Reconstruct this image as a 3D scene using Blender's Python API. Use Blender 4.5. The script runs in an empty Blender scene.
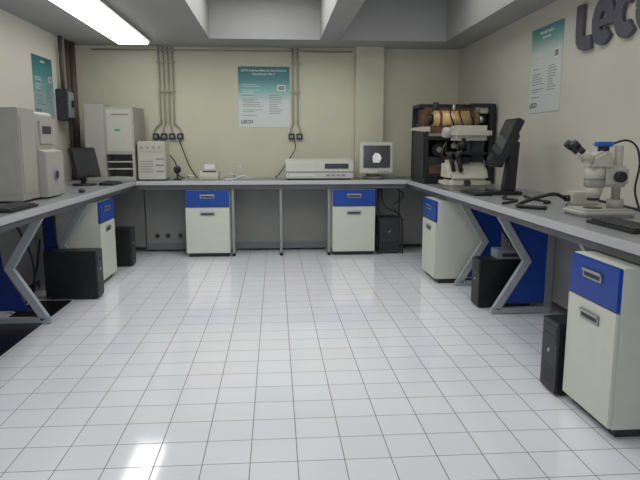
import bpy, bmesh, math, random
from mathutils import Vector, Matrix
random.seed(4)
COL=bpy.context.scene.collection
pi=math.pi
# ------------------------------------------------------------ materials
MC={}
def mat(name,col,rough=.5,metal=0.,var=.06,nscale=12.,emit=0.,spec=.5):
    if name in MC: return MC[name]
    m=bpy.data.materials.new(name); m.use_nodes=True
    nt=m.node_tree; b=nt.nodes['Principled BSDF']
    b.inputs['Roughness'].default_value=rough; b.inputs['Metallic'].default_value=metal
    b.inputs['Specular IOR Level'].default_value=spec
    tc=nt.nodes.new('ShaderNodeTexCoord'); n=nt.nodes.new('ShaderNodeTexNoise'); n.inputs['Scale'].default_value=nscale
    n.inputs['Detail'].default_value=3
    r=nt.nodes.new('ShaderNodeValToRGB')
    r.color_ramp.elements[0].position=.3; r.color_ramp.elements[1].position=.7
    r.color_ramp.elements[0].color=(*[max(0,c*(1-var)) for c in col],1)
    r.color_ramp.elements[1].color=(*[min(1,c*(1+var)) for c in col],1)
    nt.links.new(tc.outputs['Object'],n.inputs['Vector']); nt.links.new(n.outputs['Fac'],r.inputs['Fac'])
    nt.links.new(r.outputs['Color'],b.inputs['Base Color'])
    if emit>0:
        b.inputs['Emission Color'].default_value=(*col,1); b.inputs['Emission Strength'].default_value=emit
    MC[name]=m; return m
M_wall=mat('wall_paint',(.56,.545,.42),.75,var=.03,nscale=2)
M_wallR=mat('wall_paint_side',(.55,.53,.45),.75,var=.03,nscale=2)
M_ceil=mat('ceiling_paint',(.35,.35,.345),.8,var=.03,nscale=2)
M_cream=mat('cream_laminate',(.60,.61,.53),.45,var=.02)
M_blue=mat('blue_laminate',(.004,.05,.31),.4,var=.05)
M_blue_shade=mat('shaded_blue_laminate',(.003,.025,.17),.45,var=.05)  # same blue laminate, with the left side's shade put into the colour
M_top=mat('grey_worktop',(.23,.235,.245),.3,var=.06,nscale=60)
M_edge=mat('worktop_edging',(.46,.47,.48),.45,var=.03)
M_apron=mat('grey_steel',(.15,.155,.165),.5,var=.04)
M_leg=mat('light_grey_steel',(.38,.41,.43),.45,var=.03)
M_post=mat('grey_steel_post',(.27,.28,.28),.45,var=.03)
M_panel=mat('grey_board',(.225,.225,.215),.6,var=.05,nscale=4)
M_black=mat('black_plastic',(.011,.011,.013),.4,var=.2)
M_dark=mat('charcoal_plastic',(.028,.03,.034),.5,var=.15)
M_grey=mat('mid_grey_plastic',(.22,.23,.24),.5)
M_handle=mat('grey_handle',(.30,.32,.34),.35)
M_beige=mat('beige_plastic',(.46,.44,.36),.45,var=.03)
M_white=mat('white_enamel',(.52,.52,.47),.35,var=.02)
M_ivory=mat('ivory_enamel',(.47,.455,.385),.4,var=.02)
M_ivory2=mat('grey_beige_enamel',(.38,.37,.33),.45,var=.03)
M_cable=mat('black_rubber',(.01,.01,.01),.6)
M_wcable=mat('white_cable',(.6,.6,.57),.5)
M_pipe=mat('painted_conduit',(.34,.32,.25),.5,var=.05)
M_bpipe=mat('brown_pipe',(.08,.06,.045),.55,var=.1)
M_brass=mat('brass',(.60,.40,.18),.4,.3,var=.15)
M_copper=mat('copper_brown',(.15,.08,.045),.5,.3,var=.35)
M_steel=mat('brushed_steel',(.5,.5,.5),.3,.9)
M_screen=mat('dark_glass',(.02,.024,.028),.12,var=.1)
M_crt=mat('grey_glass',(.07,.075,.08),.2,var=.05)
M_paper=mat('paper',(.7,.7,.68),.7,var=.02)
M_ink=mat('ink',(.10,.12,.14),.7)
M_lens=mat('lens_glass',(.02,.02,.03),.1)
M_bluecap=mat('blue_plastic',(.02,.12,.5),.35)
M_letter=mat('letter_plastic',(.085,.085,.11),.4,var=.05)
M_tube=mat('diffuser',(1.,1.,1.),.5,var=0,emit=5)
M_glow=mat('screen_picture',(.45,.48,.47),.4,var=.3,nscale=40,emit=.5)
M_green=mat('teal_sticker',(.02,.35,.28),.5)
M_mat=mat('glossy_black_rubber',(.008,.009,.011),.25)
def poster_mat(name,top,mid,low,p=(.2,.42,.58,.70)):
    m=bpy.data.materials.new(name); m.use_nodes=True; nt=m.node_tree; b=nt.nodes['Principled BSDF']
    b.inputs['Roughness'].default_value=.4
    tc=nt.nodes.new('ShaderNodeTexCoord'); sp=nt.nodes.new('ShaderNodeSeparateXYZ'); r=nt.nodes.new('ShaderNodeValToRGB')
    nt.links.new(tc.outputs['Object'],sp.inputs[0]); nt.links.new(sp.outputs['Z'],r.inputs['Fac'])
    e=r.color_ramp.elements; e[0].position=p[0]; e[0].color=(*low,1); e[1].position=p[3]; e[1].color=(*top,1)
    x=e.new(p[1]); x.color=(*mid,1)
    x=e.new(p[2]); x.color=(*[a*.75+b_*.25 for a,b_ in zip(top,mid)],1)
    nt.links.new(r.outputs['Color'],b.inputs['Base Color']); return m
M_posterB=poster_mat('poster_print',(.0,.12,.14),(.20,.42,.40),(.58,.62,.59),(.30,.45,.58,.70))
M_posterR=poster_mat('pale_poster_print',(.05,.24,.22),(.48,.55,.53),(.58,.60,.59),(.4,.52,.63,.71))
M_posterL=poster_mat('dark_poster_print',(.0,.09,.11),(.04,.22,.22),(.25,.36,.35))
def floor_mat():
    m=bpy.data.materials.new('glazed_tiles'); m.use_nodes=True; nt=m.node_tree; b=nt.nodes['Principled BSDF']
    tc=nt.nodes.new('ShaderNodeTexCoord'); mp=nt.nodes.new('ShaderNodeMapping'); mp.inputs['Location'].default_value=(-.08,-.16,0)
    br=nt.nodes.new('ShaderNodeTexBrick'); br.offset=0; br.squash=1
    br.inputs['Scale'].default_value=1; br.inputs['Brick Width'].default_value=.2; br.inputs['Row Height'].default_value=.2
    br.inputs['Mortar Size'].default_value=.0028; br.inputs['Mortar Smooth'].default_value=.3; br.inputs['Bias'].default_value=0
    br.inputs['Color1'].default_value=(.79,.81,.85,1); br.inputs['Color2'].default_value=(.76,.78,.82,1); br.inputs['Mortar'].default_value=(.17,.165,.15,1)
    nt.links.new(tc.outputs['Object'],mp.inputs['Vector']); nt.links.new(mp.outputs[0],br.inputs['Vector'])
    nt.links.new(br.outputs['Color'],b.inputs['Base Color'])
    b.inputs['IOR'].default_value=1.85
    mr=nt.nodes.new('ShaderNodeMapRange'); mr.inputs['To Min'].default_value=.09; mr.inputs['To Max'].default_value=.6
    nt.links.new(br.outputs['Fac'],mr.inputs['Value']); nt.links.new(mr.outputs[0],b.inputs['Roughness'])
    bp=nt.nodes.new('ShaderNodeBump'); bp.inputs['Strength'].default_value=.2; bp.inputs['Distance'].default_value=.002; bp.invert=True
    nt.links.new(br.outputs['Fac'],bp.inputs['Height']); nt.links.new(bp.outputs[0],b.inputs['Normal'])
    return m
# ------------------------------------------------------------ geometry
class G:
    def __init__(s): s.bm=bmesh.new(); s.mats=[]
    def mi(s,m):
        if m not in s.mats: s.mats.append(m)
        return s.mats.index(m)
    def box(s,x0,x1,y0,y1,z0,z1,m,bev=0.,rot=None,seg=2):
        b=bmesh.new(); bmesh.ops.create_cube(b,size=1)
        for v in b.verts: v.co=Vector(((x0+x1)/2+v.co.x*(x1-x0),(y0+y1)/2+v.co.y*(y1-y0),(z0+z1)/2+v.co.z*(z1-z0)))
        if bev>0: bmesh.ops.bevel(b,geom=b.edges[:],offset=bev,segments=seg,affect='EDGES')
        s.merge(b,m,rot); return s
    def merge(s,b,m,rot=None):
        if rot is not None:
            bmesh.ops.transform(b,matrix=rot,verts=b.verts[:])
        i=s.mi(m)
        for f in b.faces: f.material_index=i
        t=bpy.data.meshes.new('t'); b.to_mesh(t); b.free(); s.bm.from_mesh(t); bpy.data.meshes.remove(t)
    def cyl(s,p0,p1,r,m,r2=None,n=20,bev=0.,rot=None):
        p0=Vector(p0);p1=Vector(p1);d=p1-p0
        b=bmesh.new(); bmesh.ops.create_cone(b,cap_ends=True,segments=n,radius1=r,radius2=r if r2 is None else r2,depth=d.length)
        if bev>0:
            es=[e for e in b.edges if abs(e.verts[0].co.z-e.verts[1].co.z)<1e-6]
            bmesh.ops.bevel(b,geom=es,offset=bev,segments=2,affect='EDGES')
        q=d.normalized().to_track_quat('Z','Y').to_matrix().to_4x4()
        bmesh.ops.transform(b,matrix=Matrix.Translation((p0+p1)/2)@q,verts=b.verts[:])
        for f in b.faces:
            if len(f.verts)==4: f.smooth=True
        s.merge(b,m,rot); return s
    def sph(s,c,r,m,sc=(1,1,1)):
        b=bmesh.new(); bmesh.ops.create_uvsphere(b,u_segments=20,v_segments=12,radius=r)
        for v in b.verts: v.co=Vector((c[0]+v.co.x*sc[0],c[1]+v.co.y*sc[1],c[2]+v.co.z*sc[2]))
        for f in b.faces: f.smooth=True
        s.merge(b,m); return s
    def prism(s,poly,axis,c0,c1,m,bev=0.,rot=None):
        def mp(a,b_,c): return {'x':(c,a,b_),'y':(a,c,b_),'z':(a,b_,c)}[axis]
        b=bmesh.new(); A=[b.verts.new(mp(p[0],p[1],c0)) for p in poly]; B=[b.verts.new(mp(p[0],p[1],c1)) for p in poly]
        b.faces.new(A); b.faces.new(B[::-1]); n=len(poly)
        for i in range(n): b.faces.new((A[i],B[i],B[(i+1)%n],A[(i+1)%n]))
        bmesh.ops.recalc_face_normals(b,faces=b.faces[:])
        if bev>0: bmesh.ops.bevel(b,geom=b.edges[:],offset=bev,segments=2,affect='EDGES')
        s.merge(b,m,rot); return s
    def ribbon(s,pts,w,axis,c0,c1,m):
        P=[Vector(p) for p in pts]; n=len(P); L=[];R=[]
        for i in range(n):
            a=P[i-1] if i>0 else None; c=P[i+1] if i<n-1 else None
            ds=[]
            if a is not None: ds.append((P[i]-a).normalized())
            if c is not None: ds.append((c-P[i]).normalized())
            t=sum(ds,Vector((0,0))); t.normalize(); nn=Vector((-t.y,t.x)); k=1/max(.35,abs(nn.dot(Vector((-ds[0].y,ds[0].x)))))
            L.append(P[i]+nn*w/2*k); R.append(P[i]-nn*w/2*k)
        s.prism(L+R[::-1],axis,c0,c1,m)
        return s
    def tube(s,pts,r,m,n=8,smooth=4):
        P=[Vector(p) for p in pts]
        if smooth and len(P)>2:
            Q=[]
            for i in range(len(P)-1):
                p0=P[max(i-1,0)];p1=P[i];p2=P[i+1];p3=P[min(i+2,len(P)-1)]
                for k in range(smooth):
                    t=k/smooth; Q.append(.5*((2*p1)+(p2-p0)*t+(2*p0-5*p1+4*p2-p3)*t*t+(3*p1-p0-3*p2+p3)*t**3))
            Q.append(P[-1]); P=Q
        b=bmesh.new(); rings=[]; up=Vector((.1,.2,.97))
        for i,p in enumerate(P):
            t=(P[min(i+1,len(P)-1)]-P[max(i-1,0)]).normalized()
            a=t.cross(up)
            if a.length<.05: a=t.cross(Vector((1,0,0)))
            a.normalize(); c=t.cross(a)
            rings.append([b.verts.new(p+a*math.cos(2*pi*k/n)*r+c*math.sin(2*pi*k/n)*r) for k in range(n)])
        for i in range(len(rings)-1):
            for k in range(n):
                f=b.faces.new((rings[i][k],rings[i][(k+1)%n],rings[i+1][(k+1)%n],rings[i+1][k])); f.smooth=True
        b.faces.new(rings[0][::-1]); b.faces.new(rings[-1])
        bmesh.ops.recalc_face_normals(b,faces=b.faces[:])
        s.merge(b,m); return s
    def text(s,txt,size,m,M,ext=.0006,off=0.,ax='CENTER'):
        c=bpy.data.curves.new('t','FONT'); c.body=txt; c.size=size; c.extrude=ext; c.offset=off; c.align_x=ax; c.resolution_u=2
        o=bpy.data.objects.new('t',c); COL.objects.link(o); bpy.context.view_layer.update()
        me=bpy.data.meshes.new_from_object(o.evaluated_get(bpy.context.evaluated_depsgraph_get()))
        b=bmesh.new(); b.from_mesh(me); bpy.data.objects.remove(o); bpy.data.meshes.remove(me); s.merge(b,m,M); return s
    def obj(s,name,parent=None,label=None,kind=None,cat=None,loc=(0,0,0),rz=0.,group=None):
        me=bpy.data.meshes.new(name); s.bm.to_mesh(me); s.bm.free()
        for m in s.mats: me.materials.append(m)
        o=bpy.data.objects.new(name,me); COL.objects.link(o)
        if parent: o.parent=parent
        o.location=loc; o.rotation_euler=(0,0,rz)
        if label:o['label']=label
        if kind:o['kind']=kind
        if cat:o['category']=cat
        if group:o['group']=group
        return o
    def each(s,name,parent,label=None):
        # every connected piece becomes a part of its own
        seen=set(); isl=[]
        s.bm.faces.ensure_lookup_table()
        for f in s.bm.faces:
            if f.index in seen: continue
            st=[f]; comp=[]; seen.add(f.index)
            while st:
                q=st.pop(); comp.append(q)
                for e in q.edges:
                    for h in e.link_faces:
                        if h.index not in seen: seen.add(h.index); st.append(h)
            isl.append(comp)
        for comp in isl:
            me=bpy.data.meshes.new(name); vm={}; vs=[]; fs=[]
            for f in comp:
                ff=[]
                for v in f.verts:
                    if v.index not in vm: vm[v.index]=len(vs); vs.append(tuple(v.co))
                    ff.append(vm[v.index])
                fs.append(ff)
            me.from_pydata(vs,[],fs); me.materials.append(s.mats[comp[0].material_index])
            for p,f in zip(me.polygons,comp): p.use_smooth=f.smooth
            o=bpy.data.objects.new(name,me); COL.objects.link(o); o.parent=parent
            if label:o['label']=label
        s.bm.free()
def thing(name,label,cat,loc,rz=0.,group=None):
    o=bpy.data.objects.new(name,None); o.empty_display_size=.1; COL.objects.link(o); o.location=loc; o.rotation_euler=(0,0,rz)
    o['label']=label;o['category']=cat
    if group:o['group']=group
    return o
Rx=lambda a:Matrix.Rotation(a,4,'X')
T=lambda x,y,z:Matrix.Translation((x,y,z))
# ------------------------------------------------------------ shell
XL,XR,YB,ZT=-2.4,2.35,7.75,.9
Y0=-2.0
def struct(name,*a,bev=0.):
    g=G(); g.box(*a,bev=bev); return g.obj(name,kind='structure')
struct('floor',XL-.2,XR+.2,Y0,YB+.2,-.1,0,floor_mat())
struct('wall_back',XL-.2,XR+.2,YB,YB+.15,0,3.1,M_wall)
struct('wall_left',XL-.15,XL,Y0,YB,0,3.1,M_wallR)
struct('wall_right',XR,XR+.15,Y0,YB,0,3.1,M_wallR)
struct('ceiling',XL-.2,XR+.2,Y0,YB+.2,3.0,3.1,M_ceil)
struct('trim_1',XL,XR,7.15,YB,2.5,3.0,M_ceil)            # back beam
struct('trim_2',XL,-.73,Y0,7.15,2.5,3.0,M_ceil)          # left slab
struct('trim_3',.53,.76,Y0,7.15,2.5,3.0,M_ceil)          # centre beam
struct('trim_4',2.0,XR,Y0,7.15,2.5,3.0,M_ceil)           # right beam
struct('trim_5',1.01,1.36,YB-.14,YB,0,2.5,M_wall)        # pilaster
# ------------------------------------------------------------ light fitting
for yy in (6.0,1.4):
    f=thing('ceiling_light','long white fluorescent ceiling light fitting switched on','ceiling light',(-1.6,yy,2.5),group='fluorescent ceiling lights')
    G().box(-.2,.2,-1.4,1.3,-.03,-.001,M_white,.004).obj('housing',f)
    G().box(-.17,.17,-1.36,1.26,-.06,-.03,M_tube,.01).obj('diffuser',f)
# ------------------------------------------------------------ benches
def leg(sx,y,parent):
    a=G(); a.ribbon([(sx*1.70,.82),(sx*1.95,.42),(sx*1.72,.04)],.055,'y',y-.022,y+.022,M_leg)
    a.box(min(sx*1.68,sx*2.16),max(sx*1.68,sx*2.16),y-.022,y+.022,.002,.05,M_leg,.005)
    a.box(min(sx*2.11,sx*2.16),max(sx*2.11,sx*2.16),y-.022,y+.022,.05,.80,M_post)
    a.obj('leg',parent)
    if sx>0: pl=[(sx*1.76,.80),(sx*1.98,.42),(sx*1.78,.08),(sx*2.11,.08),(sx*2.11,.80)]
    else: pl=[(sx*2.03,.80),(sx*2.00,.42),(sx*1.84,.10),(sx*2.11,.10),(sx*2.11,.80)]
    b=G(); b.prism(pl,'y',y+.004,y+.018,M_blue if sx>0 else M_blue_shade)
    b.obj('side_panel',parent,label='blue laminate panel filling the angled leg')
bR=thing('lab_bench','grey laboratory bench with angled steel legs carrying microscopes','workbench',(0,0,0),group='fitted laboratory benches')
G().box(1.55,XR-.002,1.2,YB-.002,ZT-.04,ZT,M_top,.004).box(1.545,1.556,1.2,7.0,ZT-.046,ZT+.001,M_edge,.002).obj('worktop',bR)
G().box(1.60,1.64,1.2,7.2,ZT-.10,ZT-.041,M_apron).obj('apron',bR)
G().box(2.165,2.185,1.2,7.45,.10,.84,M_panel).box(1.56,2.185,7.45,7.47,.06,.84,M_panel).obj('back_panel',bR)
for y in (4.47,5.42,3.2): leg(1,y,bR)
bL=thing('lab_bench','grey laboratory bench with angled steel legs carrying a large analyzer','workbench',(0,0,0),group='fitted laboratory benches')
G().box(XL+.002,-1.6,1.8,YB-.002,ZT-.04,ZT,M_top,.004).box(-1.606,-1.595,1.8,7.0,ZT-.046,ZT+.001,M_edge,.002).obj('worktop',bL)
G().box(-1.69,-1.65,1.8,7.2,ZT-.10,ZT-.041,M_apron).obj('apron',bL)
G().box(-2.185,-2.165,1.8,7.45,.10,.84,M_panel).box(-2.185,-1.605,7.45,7.47,.06,.84,M_panel).obj('back_panel',bL)
for y in (4.46,5.55,3.2): leg(-1,y,bL)
bB=thing('lab_bench','grey laboratory bench with steel posts along the end wall','workbench',(0,0,0),group='fitted laboratory benches')
G().box(-1.592,1.542,7.0,YB-.142,ZT-.04,ZT,M_top,.004).box(-1.592,1.542,6.995,7.006,ZT-.046,ZT+.001,M_edge,.002).obj('worktop',bB)
G().box(-1.59,1.54,7.05,7.09,ZT-.10,ZT-.041,M_apron).obj('apron',bB)
G().box(-1.59,1.54,7.45,7.47,.06,.84,M_panel).box(-1.59,1.54,7.435,7.45,.03,.10,M_apron).obj('back_panel',bB)
for x in (-.50,.06,.63):
    G().box(x-.015,x+.015,7.06,7.10,.002,.80,M_post,.004).box(x-.015,x+.015,7.06,7.43,.002,.04,M_post,.004).obj('leg',bB)
def socket(x,y,z,rz,label):
    t=thing('wall_socket',label,'socket',(x,y,z),rz,group='round sockets below the benches')
    G().cyl((0,0,0),(0,-.012,0),.036,M_grey,n=24,bev=.003).obj('rim',t)
    g=G(); g.cyl((0,-.0121,0),(0,-.014,0),.027,M_black,n=24).obj('face',t)
for x in (-1.46,-1.33,-1.18): socket(x,7.449,.20,0,'round black socket on the grey panel under the bench')
for y in (3.75,3.9): socket(2.164,y,.27,-pi/2,'round black socket on the panel under the bench')
# ------------------------------------------------------------ cabinets
def cabinet(x,y,rz,w,label,d=.40):
    t=thing('cabinet',label,'cabinet',(x,y,0),rz,group='cream and blue under-bench cabinets')
    h=.795
    G().box(-w/2,w/2,.018,d,.045,h-.003,M_cream,.003).obj('body',t)
    G().box(-w/2+.02,w/2-.02,.05,d-.02,.001,.045,M_dark).obj('plinth',t)
    dr=G().box(-w/2+.002,w/2-.002,0,.018,.592,h-.006,M_blue,.004).obj('drawer',t,label='blue drawer front')
    def handle(p,z):
        g=G(); g.box(-.085,.085,-.006,0,z-.024,z+.024,M_handle,.003)
        g.box(-.07,.07,-.0065,-.003,z-.012,z+.014,M_dark)
        g.box(-.085,.085,-.014,-.004,z+.010,z+.024,M_steel,.003); g.obj('handle',p,label='grey metal pull')
    handle(dr,.715)
    do=G().box(-w/2+.002,w/2-.002,0,.018,.05,.586,M_cream,.004).obj('door',t,label='cream door')
    handle(do,.515)
cabinet(-.795,7.03,0,.51,'cream cabinet with blue drawer under the end bench')
cabinet(.925,7.03,0,.51,'cream cabinet with blue drawer below the tube monitor')
cabinet(1.50,5.76,-pi/2,.50,'cream cabinet with blue drawer beside the angled leg',d=.46)
cabinet(1.485,2.66,-pi/2,.44,'cream cabinet with blue drawer at the end of the bench',d=.60)
cabinet(-1.62,5.88,pi/2,.50,'cream cabinet with blue drawer behind a black computer')
# ------------------------------------------------------------ computers
def tower(x,y,rz,label,w=.18,d=.43,h=.42,m=M_black):
    t=thing('computer_tower',label,'computer',(x,y,0),rz)
    G().box(-w/2,w/2,.012,d,.012,h,m,.006).obj('case',t)
    g=G().box(-w/2,w/2,0,.014,.012,h,M_dark,.005)
    g.box(-w/2+.015,w/2-.015,-.003,.002,h-.07,h-.03,M_dark,.001).box(-w/2+.015,w/2-.015,-.003,.002,h-.12,h-.08,M_dark,.001)
    for k in range(6): g.box(-w/2+.03,w/2-.03,-.002,.002,.05+k*.018,.058+k*.018,M_black)
    g.obj('front_panel',t)
    G().cyl((0,0,h-.17),(0,-.005,h-.17),.010,M_steel).obj('power_button',t)
    g=G()
    for sx in(-1,1):
        for yy in(.05,d-.05): g.cyl((sx*(w/2-.03),yy,0.001),(sx*(w/2-.03),yy,.013),.012,M_black)
    g.each('foot',t)
tower(1.46,3.0,-pi/2,'slim black computer tower on the floor beside a cabinet',h=.40)
tower(1.63,4.72,-pi/2,'black computer tower under the bench carrying a small box',h=.40,d=.44)
tower(-1.53,5.24,pi/2,'black computer tower standing before the cream cabinet',h=.42,d=.44)
tower(-1.56,6.62,pi/2,'dark computer tower under the corner of the benches')
tower(1.37,7.11,0,'black computer tower in the corner under the bench',d=.30,h=.44,w=.25)
t=thing('power_supply','small grey power supply box on top of a computer tower','power supply',(1.90,4.72,.401))
G().box(-.12,.12,-.08,.08,0,.075,M_grey,.006).obj('case',t)
G().box(-.08,.08,-.082,-.079,.02,.05,M_dark).obj('vent',t)
G().box(-2.06,-1.74,2.4,5.10,.001,.012,M_mat,.003).obj('floor_mat',label='glossy black rubber strip on the floor along the bench',cat='mat')
def cable(name,label,pts,r=.006,m=M_cable,group=None):
    if isinstance(pts[0][0],(int,float)): pts=[pts]
    for p in pts:
        G().tube(p,r,m).obj(name,label=label,cat='cable',group=group if len(pts)>1 else None)
cable('power_cable','black cable hanging beside the corner computer',[[(1.30,7.3,.79),(1.28,7.15,.66),(1.34,7.1,.56),(1.50,7.09,.46),(1.52,7.08,.22),(1.52,7.04,.01)],[(1.47,7.2,.79),(1.53,7.1,.7),(1.40,7.05,.6),(1.45,7.04,.5),(1.52,7.04,.42)],[(1.26,7.25,.79),(1.22,7.1,.6),(1.23,7.08,.42),(1.21,7.06,.2),(1.22,7.03,.01)]],.008,group='cables hanging in the bench corner')
cable('power_cable','black cable trailing on the floor under the bench',[[(-2.06,5.35,.5),(-2.06,5.25,.3),(-2.06,5.12,.12),(-2.08,5.12,.03),(-2.1,5.11,.02)],[(-2.12,5.0,.7),(-2.0,5.0,.4),(-2.03,5.05,.1),(-2.09,5.08,.03),(-2.05,4.9,.022)],[(-2.12,4.8,.02),(-2.0,4.7,.03),(-1.9,4.75,.025),(-1.95,4.86,.025)]],.009,group='cables under the bench')
cable('power_cable','black cable drooping from the back of the bench',[[(2.12,5.1,.8),(2.12,5.1,.5),(2.12,5.05,.25),(2.05,5.0,.02)],[(2.1,5.2,.8),(2.0,5.18,.6),(2.1,5.14,.4),(2.05,5.15,.02)]],.008,group='cables behind the computer')
# ------------------------------------------------------------ posters
def poster(x,y,z,w,h,rz,label,title,ms,logo=True,ts=.037):
    t=thing('poster',label,'poster',(x,y,z),rz,group='teal and white wall posters')
    g=G(); g.box(-w/2,w/2,-.003,0,0,h,ms).obj('sheet',t)
    M=lambda a,b:T(a,-.0042,b)@Rx(pi/2)
    g=G()
    for i,l in enumerate(title): g.text(l,ts-.003*i,M_paper,M(0,h-.06-i*.042),off=.0006)
    g.obj('title',t,label='white heading lettering')
    g=G(); random.seed(7)
    zz=h-.22
    while zz>.12:
        ln=random.uniform(.5,1)*w*.42
        g.box(-w/2+.05,-w/2+.05+ln,-.0042,-.0035,zz,zz+.005,M_ink if zz<h-.34 else M_paper); zz-=.022 if random.random()>.15 else .045
    zz=h*.52
    while zz>.16:
        g.box(w*.10,w*.10+random.uniform(.5,1)*w*.32,-.0042,-.0035,zz,zz+.005,M_ink); zz-=.022
    g.obj('printed_text',t)
    g=G(); g.box(w*.26,w*.42,-.0042,-.0035,h*.60,h*.70,M_paper).box(w*.28,w*.40,-.0046,-.004,h*.615,h*.685,M_grey).obj('picture',t)
    if logo: G().text('LECO',.06,M_ink,M(-w*.34,.045),off=.002).obj('logo',t,label='bold dark company lettering')
poster(-.13,YB-.001,1.53,.64,.74,0,'teal and white technical poster on the end wall',['LECO Software/Manual Gas Solutions','Quantification Mic V'],M_posterB)
poster(XR-.001,5.22,1.60,.61,.73,-pi/2,'pale technical poster with green heading beside large wall letters',['Materials Analysis','Applications'],M_posterR)
poster(XL+.001,6.62,1.59,.54,.62,pi/2,'dark teal poster on the wall above the instruments',['Analysis'],M_posterL)
# ------------------------------------------------------------ wall letters
def arc(cx,cy,rx,ry,a0,a1,n=26): return [(cx+rx*math.cos(math.radians(a0+(a1-a0)*i/n)),cy+ry*math.sin(math.radians(a0+(a1-a0)*i/n))) for i in range(n+1)]
t=thing('wall_lettering','large dark grey raised letters fixed to the wall','sign',(XR,4.66,2.02),-pi/2)
def letter(nm,strokes,dx):
    g=G()
    for k,st in enumerate(strokes): g.ribbon([(p[0]+dx,p[1]) for p in st],.098 if k==0 or nm=='letter_o' else .05,'y',-.032+.001*k,-.004,M_letter)
    g.obj(nm,t)
letter('letter_l',[[(.049,.34),(.049,.14),(.057,.09),(.08,.062),(.12,.05),(.235,.049)]],0)
letter('letter_e',[arc(.148,.165,.096,.116,-12,0,1)[:0]+arc(.148,.165,.096,.116,-8,318,30),[(.06,.155),(.29,.155)]],.235)
letter('letter_c',[arc(.148,.165,.096,.116,48,312)],.525)
letter('letter_o',[arc(.148,.165,.096,.116,0,180,16),arc(.148,.165,.096,.116,180,360,16)],.775)
# ------------------------------------------------------------ conduits
def conduit(x,n,z0,label,sp=.055):
    t=thing('conduit',label,'conduit',(x,YB-.001,0))
    for i in range(n):
        xx=(i-(n-1)/2)*sp; g=G()
        g.tube([(xx,-.02,2.49),(xx,-.02,z0+.22),(xx,-.02,z0+.16),(xx*1.9,-.02,z0+.08),(xx*1.9,-.02,z0+.02)],.012,M_pipe,n=10)
        g.obj('pipe',t)
    for z in (2.3,1.95): G().box(-(n*sp)/2,(n*sp)/2,-.036,-.001,z,z+.02,M_pipe,.002).obj('clamp',t)
    k=max(2,n)
    for i in range(k):
        xx=(i-(k-1)/2)*.10
        G().box(xx-.038,xx+.038,-.05,0,z0-.045,z0+.03,M_dark,.006).cyl((xx,-.05,z0-.01),(xx,-.056,z0-.01),.02,M_grey).obj('socket_box',t,label='dark surface-mounted socket')
conduit(-1.33,4,1.42,'group of painted conduits dropping to dark sockets')
conduit(.26,2,1.42,'pair of painted conduits dropping to dark sockets',.06)
t=thing('conduit','painted conduit running along the top of the end wall','conduit',(0,YB-.052,2.45))
G().tube([(-2.2,0,0),(.97,0,0)],.010,M_pipe,smooth=0).obj('pipe',t)
t=thing('conduit','brown vertical pipes in the room corner','conduit',(XL,7.45,0))
G().cyl((.05,.0,.902),(.05,.0,2.49),.035,M_bpipe).cyl((.04,-.15,.902),(.04,-.15,2.49),.02,M_bpipe).each('pipe',t)
t=thing('switch_box','dark wall-mounted electrical switch box with pipe above','switch box',(XL+.001,7.06,1.58))
G().box(0,.12,-.11,.11,0,.34,M_dark,.008).obj('case',t)
G().box(.12,.135,-.09,.09,.03,.31,M_grey,.004).obj('cover',t)
G().box(.135,.165,-.015,.015,.14,.22,M_black,.004).obj('lever',t)
G().cyl((.05,0,.34),(.05,0,.91),.022,M_bpipe).obj('pipe',t)
# ------------------------------------------------------------ back bench instruments
t=thing('analyzer','tall grey-beige laboratory analyzer with low shelves','instrument',(-1.86,7.22,ZT+.001))
g=G(); 
g.box(-.28,.27,.12,.40,0,.84,M_ivory2,.01)
g.box(-.28,-.05,-.2,.12,0,.86,M_ivory2,.008); g.box(-.05,.27,-.2,.12,.30,.83,M_ivory2,.008); g.box(-.05,.27,-.2,.12,0,.05,M_ivory2,.005); g.box(.24,.27,-.2,.12,.05,.30,M_ivory2,.003); g.obj('body',t)
G().box(-.265,-.06,-.206,-.199,.05,.82,M_ivory2,.003).obj('door',t)
G().box(-.03,.25,-.206,-.199,.34,.80,M_ivory,.003).box(.03,.22,-.21,-.205,.74,.755,M_grey).obj('front_panel',t)
G().box(-.05,.24,.10,.119,.05,.30,M_grey).obj('bay_shade',t)  # grey sheet standing in for the shadow inside the bay
G().box(-.04,.235,-.18,.10,.13,.145,M_ivory).obj('shelf',t)
G().box(-.04,.235,-.18,.10,.21,.225,M_ivory).obj('shelf',t)
G().box(.06,.12,-.21,-.205,.56,.585,M_green,.001).obj('badge',t)
t=thing('vented_instrument','white boxy instrument with vents and dials','instrument',(-1.41,7.18,ZT+.001))
G().box(-.155,.155,-.15,.17,.012,.45,M_ivory,.012).obj('body',t)
g=G()
for k in range(5): g.box(-.13,.02,-.153,-.149,.10+k*.03,.108+k*.03,M_grey)
g.each('vent',t)
g=G()
for k in range(3): g.box(.05,.14,-.153,-.149,.10+k*.07,.118+k*.07,M_grey)
g.each('label_strip',t)
G().box(-.14,.14,-.158,-.149,.33,.42,M_beige,.003).obj('control_panel',t)
g=G()
for k in range(4): g.cyl((-.10+k*.065,-.158,.38),(-.10+k*.065,-.17,.38),.011,M_grey)
g.each('knob',t)
def feet(t,xs,ys,r=.015,h=.013):
    g=G()
    for a in xs:
        for b in ys: g.cyl((a,b,0),(a,b,h),r,M_black,n=12)
    g.each('foot',t)
feet(t,(-.13,.13),(-.11,.13))
t=thing('desk_camera','small black device with a round head on a stand','device',(-1.15,7.2,ZT+.001))
G().cyl((0,0,0),(0,0,.015),.05,M_black,bev=.004).obj('base',t)
G().cyl((0,0,.015),(0,0,.09),.012,M_black).obj('stem',t)
G().sph((0,0,.12),.045,M_black).cyl((0,-.03,.12),(0,-.045,.12),.02,M_lens).obj('head',t)
t=thing('label_printer','small cream desktop printer with an open lid','printer',(-.78,7.25,ZT+.001))
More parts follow.
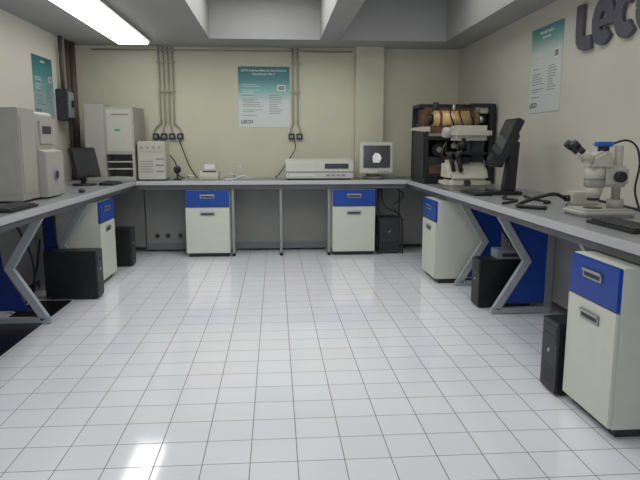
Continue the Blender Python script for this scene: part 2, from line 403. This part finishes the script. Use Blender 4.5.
g=G(); g.prism([(-.11,0),(.12,0),(.12,.10),(.02,.11),(-.11,.05)],'x',-.11,.11,M_beige,.008); g.obj('body',t)
G().box(-.09,.09,.03,.045,.10,.19,M_beige,.004).obj('lid',t)
G().box(-.08,.08,-.03,.02,.085,.105,M_dark,.003).obj('keypad',t)
G().box(-.06,.06,.028,.031,.12,.18,M_paper).obj('paper_slip',t)
cable('data_cable','loose white cable on the worktop',[[(-.62,7.3,.91),(-.52,7.2,.97),(-.42,7.25,.93),(-.36,7.22,.91),(-.25,7.35,.91)],[(-.62,7.12,.91),(-.5,7.06,.915),(-.38,7.12,.95),(-.3,7.16,.92)],[(-1.05,7.35,.91),(-1.02,7.2,.95),(-.95,7.3,.93)]],.008,M_wcable,group='white cables on the end bench')
cable('power_cable','black cable hanging from a wall socket',[[(-1.42,7.66,1.40),(-1.35,7.60,1.25),(-1.22,7.5,1.1),(-1.18,7.45,.95),(-1.1,7.4,.91)],[(-1.2,7.66,1.40),(-1.12,7.6,1.2),(-1.05,7.5,1.05),(-.95,7.42,.912)]],.007,group='cables from the wall sockets')
cable('power_cable','thin black cable dropping from a wall socket',[[(.24,7.66,1.40),(.25,7.62,1.25),(.15,7.58,1.1),(.05,7.56,.95),(.0,7.45,.91)]],.006)
t=thing('clamp_stand','tiny stand holding white tubing','lab stand',(-.5,7.42,ZT+.001))
G().cyl((0,0,0),(0,0,.01),.04,M_grey).obj('base',t)
G().cyl((0,0,.01),(0,0,.16),.006,M_steel).obj('rod',t)
G().tube([(0,0,.14),(.06,-.02,.15),(.1,-.03,.08)],.008,M_wcable).obj('arm',t)
t=thing('spectrometer','wide low cream instrument with a dark display strip','instrument',(.52,7.27,ZT+.001))
g=G(); g.prism([(-.19,.015),(.22,.015),(.22,.24),(-.09,.24),(-.19,.20)],'x',-.40,.40,M_white,.008); g.obj('body',t)
G().box(.06,.34,-.194,-.188,.13,.19,M_screen,.002).obj('display',t)
G().box(-.395,.395,-.193,-.188,.085,.10,M_grey).obj('front_trim',t)
G().box(-.35,-.05,-.193,-.188,.04,.07,M_cream,.001).obj('slot_cover',t)
g=G()
for k in range(4): g.box(.08+k*.06,.12+k*.06,-.196,-.188,.045,.065,M_grey,.002)
g.each('button',t)
feet(t,(-.35,.35),(-.15,.18),.02,.016)
# CRT
t=thing('tube_monitor','beige cathode-ray monitor with a dark grey screen','monitor',(1.19,7.26,ZT+.001),.04)
G().cyl((0,.03,0),(0,.03,.03),.13,M_beige,bev=.006).cyl((0,.03,.03),(0,.03,.08),.08,M_beige).obj('base',t)
g=G(); w=.20
g.box(-w,w,-.17,-.10,.07,.44,M_white,.012)
b=bmesh.new(); bmesh.ops.create_cube(b,size=1)
for v in b.verts:
    k=1 if v.co.y<0 else .68
    v.co=Vector((v.co.x*.37*k,.02+v.co.y*.24,.255+v.co.z*.34*k))
bmesh.ops.bevel(b,geom=b.edges[:],offset=.012,segments=2,affect='EDGES'); g.merge(b,M_white); g.obj('housing',t)
g=G(); b=bmesh.new(); n=10
vs=[[b.verts.new((-.16+.32*i/n,-.184+.005*((2*i/n-1)**2+(2*j/n-1)**2),.14+.26*j/n)) for i in range(n+1)] for j in range(n+1)]
for j in range(n):
    for i in range(n): ff=b.faces.new((vs[j][i],vs[j][i+1],vs[j+1][i+1],vs[j+1][i])); ff.smooth=True
g.merge(b,M_crt); g.obj('screen',t)
G().prism([(-.045,.20),(.03,.20),(.055,.25),(.035,.30),(-.02,.32),(-.055,.27)],'y',-.1865,-.1845,M_glow).obj('screen_picture',t,label='small bright picture on the screen')
g=G()
for k in range(4): g.box(.02+k*.035,.04+k*.035,-.174,-.169,.09,.103,M_grey)
g.each('button',t)
# open analyser
t=thing('open_furnace_analyzer','black laboratory furnace with covers off showing brass cylinder','instrument',(1.95,6.62,ZT+.001))
g=G(); W=.37; D=.33; H=.85
g.box(-W,W,-D,D,0,.06,M_black,.006)
g.box(-W,W,D-.03,D,.05,H-.03,M_black)
g.box(-W,-W+.03,-D,-D+.03,.05,H-.30,M_black,.004).box(-W,-W+.05,D-.05,D,.05,H,M_black,.004)
g.box(W-.06,W,-D,-D+.05,.05,H-.02,M_black,.004).box(W-.012,W,-D,D,.05,H-.02,M_dark)
g.box(-W,-W+.012,-D+.1,D,.05,H-.3,M_dark)
g.box(.10,W,-D+.02,-D+.05,H-.05,H-.01,M_black,.004).box(-W,W,.0,D,H-.04,H,M_black,.004)
g.box(-W+.01,W-.01,-D+.02,D-.03,.46,.49,M_black,.003)
g.box(.10,.13,-D,-D+.04,.05,.48,M_black)
g.obj('frame',t)
G().box(-W+.05,W-.06,-.03,D-.04,.50,.81,M_copper,.01).obj('inner_casing',t,label='brown metal inner casing')
g=G(); g.cyl((-.27,-.19,.68),(.22,-.19,.68),.09,M_brass,n=36,bev=.015)
g.cyl((-.32,-.19,.68),(-.27,-.19,.68),.055,M_black,n=32).cyl((.22,-.19,.68),(.30,-.19,.68),.05,M_steel,n=32)
for x in (-.20,.15): g.cyl((x-.012,-.19,.68),(x+.012,-.19,.68),.096,M_copper,n=36)
g.obj('furnace_tube',t,label='brass coloured horizontal cylinder')
G().box(-.34,.34,-.32,-.29,.50,.53,M_steel,.003).obj('rail',t)
G().box(.22,.31,-.28,-.1,.74,.82,M_beige,.008).obj('valve_block',t)
G().prism([(-.30,.49),(-.16,.49),(-.18,.60),(-.28,.60)],'y',-.25,-.12,M_copper,.004).obj('cradle',t)
G().prism([(.06,.49),(.20,.49),(.18,.60),(.08,.60)],'y',-.25,-.12,M_copper,.004).obj('cradle',t)
G().cyl((-.22,-.12,.75),(-.22,-.12,.86),.03,M_dark).obj('top_port',t)
G().cyl((-.02,-.12,.75),(-.02,-.12,.84),.022,M_steel).obj('top_port',t)
G().box(-.12,-.04,-.3,-.2,.50,.58,M_dark,.004).cyl((-.08,-.3,.54),(-.08,-.33,.54),.025,M_brass).obj('flow_valve',t)
G().box(-.33,-.08,-.22,.1,.06,.28,M_dark,.01).box(-.30,-.13,-.23,-.22,.10,.20,M_copper,.003).obj('pump',t)
G().cyl((-.2,-.23,.36),(-.2,-.1,.36),.07,M_black,n=24).cyl((-.2,-.25,.36),(-.2,-.23,.36),.03,M_grey).obj('fan',t)
g=G(); g.box(.02,.10,-.2,.1,.06,.36,M_dark,.006)
for j in range(3): g.box(.03,.09,-.212,-.2,.10+j*.09,.15+j*.09,M_copper if j%2 else M_beige)
g.obj('circuit_board',t)
G().cyl((.22,-.1,.06),(.22,-.1,.34),.07,M_dark,n=24,bev=.01).cyl((.22,-.1,.34),(.22,-.1,.38),.03,M_steel).obj('motor',t)
g=G(); g.cyl((-.05,-.24,.40),(-.05,-.28,.40),.03,M_grey); g.cyl((.25,-.24,.42),(.25,-.30,.42),.025,M_beige); g.each('gauge',t)
g=G()
random.seed(3)
for k in range(12):
    x=random.uniform(-.28,.28); g.tube([(x,-.28,.45),(x+random.uniform(-.1,.1),-.31,.3),(x+random.uniform(-.1,.1),-.27,.2),(x+random.uniform(-.08,.08),-.25,.07)],.008,[M_cable,M_cable,M_copper,M_cable,M_wcable,M_brass][k%6])
for k in range(3):
    x=(-.1,.12,.0)[k]; g.tube([(x,-.28,.52),(x+.03,-.315,.60),(x-.01,-.315,.72),(x,-.25,.81),(x+.06,-.1,.83)],.008,M_cable)
g.each('wire',t)
G().prism([(-.50,.56),(-.32,.54),(-.32,.60),(-.40,.60),(-.50,.585)],'y',-.31,-.18,M_beige,.003).cyl((-.44,-.24,.585),(-.44,-.24,.63),.02,M_dark).obj('side_arm',t)
# inverted microscope
t=thing('metallurgical_microscope','bulky cream inverted microscope beside a monitor','microscope',(1.76,5.50,ZT+.001)); t.scale=(1.05,1.05,1.05)
g=G(); g.box(-.20,.20,-.15,.18,.0,.13,M_ivory,.05,seg=5); g.prism([(-.14,.08),(.17,.08),(.15,.26),(.03,.26),(-.08,.19)],'x',-.18,.18,M_ivory,.03); g.obj('base',t)
g=G(); g.box(.04,.17,.0,.16,.20,.48,M_dark,.015); g.box(-.15,.21,-.10,.16,.43,.56,M_ivory,.045,seg=4); g.obj('arm',t)
g=G(); g.box(-.15,.15,-.12,.12,.31,.33,M_black,.004); g.obj('stage',t)
g=G(); g.cyl((-.04,-.02,.34),(-.04,-.02,.45),.04,M_black); g.obj('condenser',t)
G().cyl((-.02,-.02,.24),(-.02,-.02,.31),.045,M_black).obj('nosepiece',t)
g=G(); g.cyl((-.13,-.09,.17),(-.17,-.13,.29),.02,M_black).cyl((-.17,-.13,.29),(-.185,-.142,.325),.026,M_black); g.obj('eyepiece',t)
g=G(); g.cyl((-.07,-.11,.17),(-.11,-.15,.29),.02,M_black).cyl((-.11,-.15,.29),(-.125,-.162,.325),.026,M_black); g.obj('eyepiece',t)
G().cyl((-.03,-.145,.07),(-.03,-.18,.07),.028,M_dark).obj('focus_knob',t)
G().cyl((-.13,-.0,.50),(-.21,-.0,.50),.045,M_ivory2,bev=.006).obj('lamp_housing',t)
# side monitor right (tilted)
t=thing('flat_monitor','black flat-panel monitor tilted back on a stout stand','monitor',(1.92,4.98,ZT+.001),-pi/2-.06)
G().box(-.12,.12,-.12,.14,0,.03,M_black,.008).obj('base',t)
G().prism([(-.0,.03),(.10,.03),(.12,.44),(.05,.44)],'x',-.05,.05,M_black,.006).obj('stand',t)
MM=T(0,.0,.43)@Rx(-.42)
G().box(-.17,.17,-.03,.03,-.21,.21,M_black,.008,rot=MM).box(-.12,.12,.03,.065,-.1,.1,M_black,.01,rot=MM).obj('housing',t)
G().box(-.15,.15,-.0315,-.029,-.185,.19,M_screen,rot=MM).obj('screen',t)
# left LCD
t=thing('flat_monitor','small black flat-panel monitor beside an analyzer','monitor',(-1.96,6.36,ZT+.001),1.2)
G().cyl((0,0,0),(0,0,.018),.12,M_black,bev=.005).obj('base',t)
G().box(-.025,.025,0,.03,.018,.2,M_black,.004).obj('stand',t)
MM=T(0,-.015,.235)@Rx(-.22)
G().box(-.19,.19,-.018,.018,-.16,.15,M_black,.008,rot=MM).obj('housing',t)
G().box(-.17,.17,-.0195,-.017,-.135,.135,M_screen,rot=MM).obj('screen',t)
# keyboards
def keyboard(x,y,rz,label,L=.44,W=.15):
    t=thing('keyboard',label,'keyboard',(x,y,ZT+.001),rz,group='black computer keyboards')
    G().prism([(-W/2,0),(W/2,0),(W/2,.028),(-W/2,.014)],'x',-L/2,L/2,M_black,.003).obj('case',t)
    g=G(); 
    for r in range(5):
        for c in range(18):
            yy=-W/2+.02+r*.024; xx=-L/2+.015+c*(L-.03)/18; zz=.014+.014*(yy+W/2)/W
            g.box(xx,xx+(L-.03)/18-.004,yy,yy+.019,zz,zz+.009,M_dark,.002,seg=1)
    o=g.obj('keys',t); o['kind']='stuff'
keyboard(1.77,2.93,-pi/2,'black computer keyboard near the stereo microscope')
keyboard(1.70,5.0,-pi/2,'black computer keyboard in front of the tilted monitor',L=.40)
keyboard(-1.71,4.05,pi/2,'black computer keyboard at the front of the bench')
keyboard(-1.72,6.45,pi/2,'black computer keyboard in front of the small monitor',L=.36)
t=thing('computer_mouse','dark computer mouse on the grey worktop','mouse',(-1.70,5.42,ZT+.001),.4)
G().sph((0,0,.016),.03,M_dark,(1,1.6,.55)).obj('body',t)
G().box(-.004,.004,-.035,-.012,.028,.034,M_grey,.001).obj('wheel',t)
# left big analyzer
t=thing('carbon_analyzer','large grey-beige boxy benchtop analyzer with a stepped front','instrument',(-2.1,4.82,ZT+.001))
g=G()
g.prism([(-.25,0.012),(.34,.012),(.34,.36),(.28,.38),(.27,.65),(.25,.67),(-.25,.67)],'y',-.02,.36,M_ivory2,.005)
g.box(-.25,.28,-.34,-.024,.012,.68,M_ivory2,.006)
g.obj('body',t)
G().box(-.20,.24,-.347,-.338,.42,.60,M_ivory2,.003).obj('side_panel',t)
G().box(-.2,.24,-.347,-.338,.06,.38,M_ivory2,.003).obj('side_door',t)
G().box(.278,.286,-.31,-.07,.06,.62,M_ivory2,.003).obj('front_panel',t)
g=G(); g.cyl((.339,.17,.18),(.35,.17,.18),.045,M_grey,n=30,bev=.004).cyl((.35,.17,.18),(.356,.17,.18),.03,M_dark,n=30); g.obj('round_port',t)
G().box(.27,.292,.04,.30,.42,.60,M_ivory2,.003).obj('access_panel',t)
G().box(.29,.296,.08,.26,.50,.56,M_dark,.002).obj('display',t)
feet(t,(-.2,.24),(-.28,.3),.02)
# stereo microscope
t=thing('stereo_microscope','cream stereo microscope with twin eyepieces and blue camera cap','microscope',(1.94,3.46,ZT+.001)); t.scale=(1.06,)*3
g=G(); g.box(-.16,.15,-.13,.13,0,.042,M_ivory2,.015,seg=3).cyl((-.04,0,.042),(-.04,0,.047),.05,M_black,n=30); g.obj('base',t)
g=G(); g.cyl((.09,0,.04),(.09,0,.39),.024,M_ivory2).cyl((.09,0,.04),(.09,0,.09),.045,M_ivory2); g.obj('column',t)
g=G(); g.box(-.02,.14,-.05,.05,.16,.28,M_ivory,.018,seg=3); g.obj('focus_block',t)
G().cyl((.07,-.05,.22),(.07,-.09,.22),.03,M_black,bev=.003).cyl((.07,.05,.22),(.07,.09,.22),.03,M_black,bev=.003).each('focus_knob',t)
g=G(); g.cyl((-.04,0,.16),(-.04,0,.29),.055,M_ivory,n=30,bev=.006).cyl((-.04,0,.10),(-.04,0,.16),.036,M_ivory,r2=.05,n=30).cyl((-.04,0,.085),(-.04,0,.10),.034,M_black,n=30)
g.cyl((-.04,0,.20),(-.04,0,.212),.057,M_grey,n=30)
g.prism([(-.10,.26),(.03,.26),(.04,.34),(-.01,.37),(-.09,.33)],'y',-.06,.06,M_ivory,.016); g.obj('optical_body',t)
for s in(-1,1):
    g=G(); y=.036*s; g.cyl((-.07,y,.30),(-.135,y,.355),.02,M_ivory).cyl((-.135,y,.355),(-.165,y,.38),.017,M_dark).cyl((-.165,y,.38),(-.20,y,.408),.022,M_black,bev=.003); g.obj('eyepiece',t,label='angled eyepiece with black rubber eyecup')
g=G(); g.box(-.05,.05,-.035,.035,.385,.412,M_bluecap,.01).cyl((.0,0,.36),(.0,0,.386),.03,M_black); g.obj('camera',t,label='blue digital camera head')
g=G(); g.tube([(.05,0,.40),(.12,-.02,.42),(.17,-.04,.38),(.18,-.06,.28),(.14,-.1,.15),(.16,-.12,.05)],.006,M_cable); g.obj('cable',t)
t=thing('light_source','small white illuminator box with thick black light guide','lamp',(2.1,3.98,ZT+.001))
G().box(-.09,.09,-.07,.07,.008,.10,M_ivory,.01).obj('case',t)
G().cyl((-.09,0,.055),(-.12,0,.055),.022,M_black).obj('nozzle',t)
G().tube([(-.12,0,.055),(-.20,-.0,.085),(-.32,.04,.05),(-.44,.0,.016),(-.48,-.10,.015),(-.42,-.2,.015),(-.36,-.25,.015)],.013,M_cable).obj('light_guide',t)
feet(t,(-.08,.08),(-.05,.05),.008,.009)
cable('data_cable','black cable lying across the grey worktop',[[(1.85,4.7,.91),(1.75,4.5,.91),(1.80,4.35,.91),(1.68,4.2,.91),(1.60,4.12,.91)],[(2.0,4.7,.91),(1.95,4.4,.91),(1.98,4.2,.91),(1.9,4.12,.91)],[(2.28,4.3,.91),(2.26,4.0,.93),(2.3,3.6,.91)]],.009,group='black cables on the worktop')
# ------------------------------------------------------------ lights and world
w=bpy.data.worlds.new('w'); bpy.context.scene.world=w; w.use_nodes=True
w.node_tree.nodes['Background'].inputs[0].default_value=(.80,.88,1,1); w.node_tree.nodes['Background'].inputs[1].default_value=.48
def area(name,loc,rot,sx,sy,p,col):
    l=bpy.data.lights.new(name,'AREA'); l.shape='RECTANGLE'; l.size=sx; l.size_y=sy; l.energy=p; l.color=col
    o=bpy.data.objects.new(name,l); COL.objects.link(o); o.location=loc; o.rotation_euler=rot
area('coffer_fill',(-.1,4.5,2.95),(0,0,0),.9,4.5,54,(1,1,.97))  # added fill light in the left coffer, no fitting there
area('coffer_fill',(1.4,4.0,2.95),(0,0,0),.9,4.5,26,(1,1,.97))  # second added fill, unseen in the right coffer
area('window_light',(0,-1.9,1.7),(pi/2,0,0),4,1.8,32,(.82,.91,1))
# ------------------------------------------------------------ camera
H=1.33; psi=math.radians(4.23); th=math.radians(9.18)
Fv=Vector((math.sin(psi)*math.cos(th),math.cos(psi)*math.cos(th),-math.sin(th)))
Rv=Vector((math.cos(psi),-math.sin(psi),0)); Uv=Rv.cross(Fv)
cd=bpy.data.cameras.new('camera'); cd.sensor_width=36; cd.lens=600*36/640
co=bpy.data.objects.new('camera',cd); COL.objects.link(co)
co.matrix_world=T(0,0,H)@Matrix((Rv,Uv,-Fv)).transposed().to_4x4()
bpy.context.scene.camera=co
bpy.context.scene.view_settings.view_transform='Standard'
bpy.context.scene.view_settings.exposure=.08
